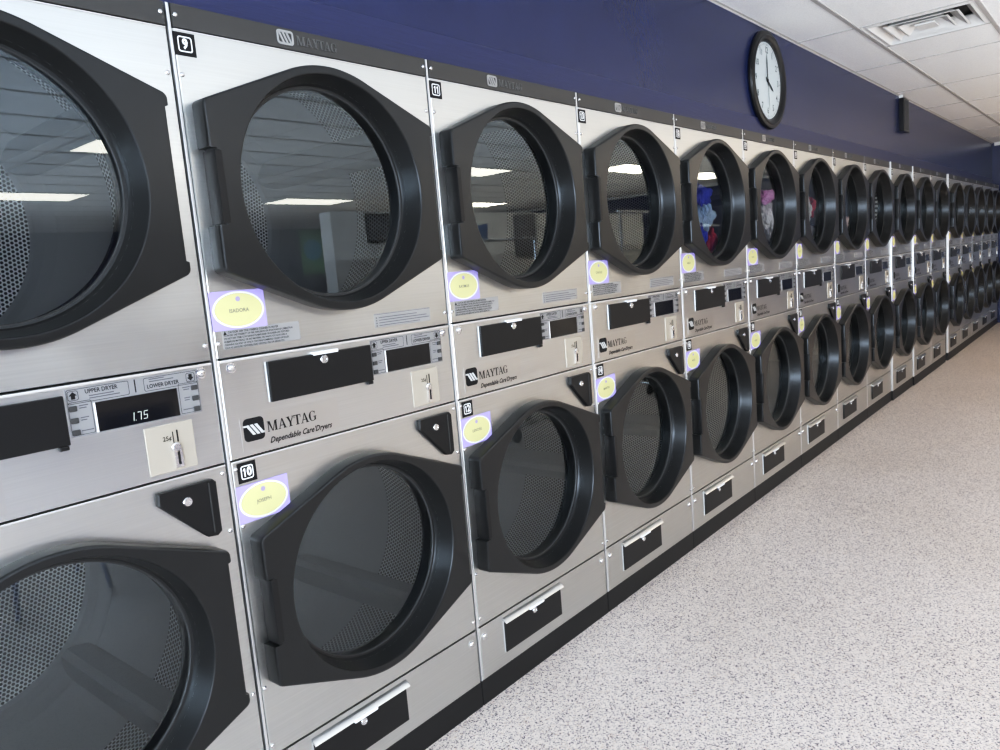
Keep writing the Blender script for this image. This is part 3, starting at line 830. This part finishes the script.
cloth('printed_garment', 'white garment with dark print at the bottom of upper dryer 17', 4, 0.634, 1.507, 0.118, 0.095, 0.055, 0.036, gy, 9, .35, G4)
G5 = 'laundry in the upper drum of dryer 19'
cloth('white_garment', 'white garment running down the glass of upper dryer 19', 5, 0.471, 1.672, 0.082, 0.067, 0.105, 0.036, wh, 10, .35, G5)
cloth('red_garment', 'deep red garment high in the load of upper dryer 19', 5, 0.538, 1.693, 0.082, 0.067, 0.083, 0.036, rd, 11, .35, G5)
cloth('white_towel', 'white towel at the bottom of upper dryer 19', 5, 0.659, 1.526, 0.118, 0.106, 0.061, 0.036, wh, 12, .35, G5)
cloth('pale_garment', 'pale pink garment low in the upper drum of dryer 21', 6, 0.500, 1.555, 0.075, 0.070, 0.095, 0.032, pp, 13, .4)
cloth('striped_reflection', 'white garment with black stripes in the upper drum of dryer 23', 7, 0.585, 1.685, 0.075, 0.052, 0.140, 0.032, mk_stripe('striped_reflection_paint'), 14, .3)  # striped shape modelled in place of a reflection on the glass

# ------------------------------------------------------------------ clock on the wall
ck = empty('wall_clock', 'round black-framed wall clock on the blue wall above the dryers', 'clock', (3.733, WY, 2.424))
bm = bmesh.new(); lathe(bm, [(.24, 0), (.266, 0), (.277, -.006), (.279, -.016), (.274, -.026), (.262, -.031), (.256, -.030), (.250, -.033), (.238, -.031), (.226, -.022), (.217, -.010)], (0, 0), 96); finish('frame', bm, M['frame_black'], ck, smooth=True)
bm = bmesh.new(); bm.faces.new(ring(bm, circ(0, 0, .219, 72), -.010)); fc = finish('face', bm, M['face'], ck)
for hnum in range(1, 13):
    t = PI/2 - hnum*PI/6
    text('numeral', str(hnum), .050, .172*math.cos(t), -.0106, .172*math.sin(t), M['ink'], fc, align='CENTER')
bm = bmesh.new()
for i in range(60):
    t = 2*PI*i/60; L0 = .200 if i % 5 else .196
    d = Vector((math.cos(t), math.sin(t))); p = Vector((-d.y, d.x))*(.0012 if i % 5 else .0022)
    plate(bm, [(d*L0-p)[:], (d*.211-p)[:], (d*.211+p)[:], (d*L0+p)[:]], -.0105, None)
finish('minute_track', bm, M['ink'], fc)
def hand(name, deg, L0, L1, w, y, mat):
    t = math.radians(90-deg); d = Vector((math.cos(t), math.sin(t))); p = Vector((-d.y, d.x))
    bm = bmesh.new(); plate(bm, [(-d*L0-p*w*.6)[:], (d*L1*.75-p*w)[:], (d*L1)[:], (d*L1*.75+p*w)[:], (-d*L0+p*w*.6)[:]], y-.0008, y, back=True); finish(name, bm, mat, ck)
hand('hour_hand', 121, .03, .105, .0085, -.013, M['ink']); hand('minute_hand', 357, .03, .15, .006, -.0145, M['ink']); hand('second_hand', 176, .05, .17, .0013, -.016, M['ink'])
bm = bmesh.new(); lathe(bm, [(.010, -.011), (.010, -.017), (0, -.018)], (0, 0), 16); finish('hub', bm, M['ink'], ck)
bm = bmesh.new(); bm.faces.new(ring(bm, circ(0, 0, .2235, 72), -.0205)); finish('glass', bm, M['thinglass'], ck, keep=True)

# narrow black box high on the wall
sp = empty('wall_box', 'narrow black box mounted on the blue wall touching the ceiling', 'wall box', (7.15, WY, 2.405))
finish('housing', bbox(-.105, .105, -.042, 0, 0, .300, bev=.004), M['frame_black'], sp)
bm = bmesh.new()
for k in range(6): box(bm, -.07+.026*k, -.058+.026*k, -.046, -.041, .02, .28)
finish('grille', bm, simple('grille_grey', (.06, .06, .06), .5), sp)
finish('bracket', bbox(-.10, -.075, -.03, -.001, .300, .3255), M['whitemetal'], sp)

# ------------------------------------------------------------------ far side of the hall, seen mirrored in the glass
bm = bmesh.new(); box(bm, 4.52, 11.6, -5.45, -5.25, 0, 2.25); struct('wall_partition', bm, M['whitewall'])
pf = empty('framed_picture', 'framed grey picture hung on the white partition', 'picture', (5.25, -5.25, 2.05))
bm = bmesh.new(); plate(bm, rect(-.23, .23, -.17, .17), .022, .0, [rect(-.205, .205, -.145, .145)]); finish('frame', bm, M['frame_black'], pf)
finish('print', bbox(-.205, .205, .001, .012, -.145, .145), M['picture'], pf)
ps = empty('poster', 'white framed poster with dark blue shapes on the white partition', 'poster', (6.90, -5.25, 1.80))
finish('sheet', bbox(-.40, .40, .001, .016, -.40, .40), M['paper'], ps)
bm = bmesh.new(); plate(bm, rect(-.42, .42, -.42, .42), .022, .0, [rect(-.40, .40, -.40, .40)]); finish('frame', bm, M['whitemetal'], ps)
bm = bmesh.new(); plate(bm, [(-.32, .06), (-.04, .14), (.28, .08), (.30, .30), (.06, .26), (-.12, .37), (-.32, .32)], .019, .016, back=True); plate(bm, [(-.28, -.36), (.24, -.33), (.20, -.08), (-.04, -.16), (-.24, -.06)], .019, .016, back=True); finish('print', bm, M['chairblue'], ps)
pn2 = empty('notice_board', 'dark grey notice board on the white partition', 'notice board', (8.05, -5.252, 1.92)); finish('board', bbox(-.25, .25, .001, .02, -.3, .3, bev=.004), M['picture'], pn2)
sg = empty('wall_sign', 'large green and purple sign with a blue disc on the far blue wall', 'sign', (10.2, YR, 2.2))
finish('panel', bbox(-.65, -.02, .001, .03, -.5, .5), M['green'], sg); finish('panel', bbox(-.02, .65, .001, .03, -.5, .5), M['purple'], sg)
bm = bmesh.new(); plate(bm, circ(-.33, .05, .24), .036, .03); finish('disc', bm, M['teal'], sg)
tb = empty('folding_table', 'long grey laundry folding table in the middle of the hall', 'table', (4.0, -6.6, 0))
finish('tabletop', bbox(-1.3, 1.3, -.4, .4, .86, .90, bev=.006), M['grey'], tb)
for sx in (-1.1, 1.1):
    for sy in (-.3, .3):
        finish('leg', bbox(sx-.025, sx+.025, sy-.025, sy+.025, 0, .86), M['chrome'], tb)
def chair(x, y, rz, lab):
    t = empty('chair', lab, 'chair', (x, y, 0), 'blue plastic chairs facing the dryers'); t.rotation_euler.z = rz
    bm = bmesh.new(); box(bm, -.22, .22, -.21, .21, .43, .455); bevel_all(bm, .010, 2); finish('seat', bm, M['chairblue'], t)
    bm = bmesh.new(); box(bm, -.21, .21, -.235, -.215, .55, .84); bevel_all(bm, .009, 2); finish('backrest', bm, M['chairblue'], t)
    for sx in (-1, 1):
        bm = bmesh.new(); tube(bm, [(sx*.19, -.18, .43), (sx*.19, -.225, .56), (sx*.19, -.225, .70)], .011); finish('back_support', bm, M['chrome'], t)
        for sy in (-1, 1):
            bm = bmesh.new(); tube(bm, [(sx*.17, sy*.16, .43), (sx*.21, sy*.21, .012)], .012); lg = finish('leg', bm, M['chairblue'], t, smooth=True)
            finish('foot', bbox(sx*.21-.016, sx*.21+.016, sy*.21-.016, sy*.21+.016, 0, .03, bev=.004), M['chrome'], lg)
chair(.33, -2.45, 0, 'blue plastic chair nearest the shop front, facing the dryers'); chair(.95, -2.5, .1, 'blue plastic chair farther from the shop front, facing the dryers')
def cart(x, y, rz, lab, top=1.75):
    t = empty('laundry_cart', lab, 'laundry cart', (x, y, 0), 'wire laundry carts with hanging bars'); t.rotation_euler.z = rz
    bm = bmesh.new()
    for z in (.42, .56, .70): tube(bm, [(-.4, -.25, z), (.4, -.25, z), (.4, .25, z), (-.4, .25, z)], .006, closed=True)
    for i in range(9):
        xx = -.4 + .1*i
        for s in (-1, 1): tube(bm, [(xx, s*.25, .70), (xx, s*.25, .30)], .003, 6)
        tube(bm, [(xx, -.25, .30), (xx, .25, .30)], .003, 6)
    for i in range(6):
        yy = -.25 + .1*i
        for s in (-1, 1): tube(bm, [(s*.4, yy, .70), (s*.4, yy, .30)], .003, 6)
    finish('basket', bm, M['chrome'], t)
    for s in (-1, 1):
        bm = bmesh.new(); tube(bm, [(s*.38, 0, .12), (s*.38, 0, top)], .012); finish('post', bm, M['chrome'], t)
    bm = bmesh.new(); tube(bm, [(-.42, 0, top), (.42, 0, top)], .012); finish('hanging_bar', bm, M['chrome'], t)
    bm = bmesh.new(); tube(bm, [(-.38, -.24, .12), (.38, -.24, .12), (.38, .24, .12), (-.38, .24, .12)], .012, closed=True); finish('base_frame', bm, M['chrome'], t)
    for sx in (-1, 1):
        for sy in (-1, 1):
            bm = bmesh.new(); lathe(bm, [(.02, -.012), (.055, -.012), (.055, .012), (.02, .012), (.02, -.012)], (sx*.38, .055), 24)
            for v in bm.verts: v.co.y += sy*.24
            finish('wheel', bm, M['rubber'], t, smooth=True)
cart(4.25, -2.5, 0, 'wire laundry cart nearest the camera, its bar mirrored in upper dryer 11', 1.70); cart(6.54, -2.5, 0, 'wire laundry cart with the tallest bar, mirrored in upper dryer 13', 1.955); cart(8.45, -2.5, 0, 'wire laundry cart farthest down the aisle, its bar mirrored in upper dryer 15', 1.79)

# ------------------------------------------------------------------ world and light
for k in range(3):       # added fill lamps, unseen from below, that brighten the ceiling
    ld = bpy.data.lights.new('ceiling_fill_lamp', 'AREA'); ld.shape = 'RECTANGLE'; ld.size = 5.0; ld.size_y = 8.0; ld.energy = (330, 265, 225)[k]; ld.color = [(.68, .84, 1), (.93, .95, .96), (1, .90, .77)][k]
    lo = bpy.data.objects.new('ceiling_fill_lamp', ld); COL.objects.link(lo); lo.location = (-1 + 5.2*k, -5.6, 1.7); lo.rotation_euler = (PI, 0, 0)
w = bpy.data.worlds.new('world'); SC.world = w; w.use_nodes = True
bg = w.node_tree.nodes['Background']; bg.inputs['Color'].default_value = (.62, .78, 1, 1); bg.inputs['Strength'].default_value = 1.6
SC.view_settings.view_transform = 'Standard'; SC.view_settings.look = 'None'; SC.view_settings.exposure = -.36
SC.view_settings.use_curve_mapping = True
cm = SC.view_settings.curve_mapping; cv = cm.curves[3]
cv.points.new(.20, .150); cv.points.new(.70, .735); cm.update()
SC.cycles.max_bounces = 10; SC.cycles.transparent_max_bounces = 12; SC.cycles.sample_clamp_indirect = 6
SC.cycles.use_denoising = True
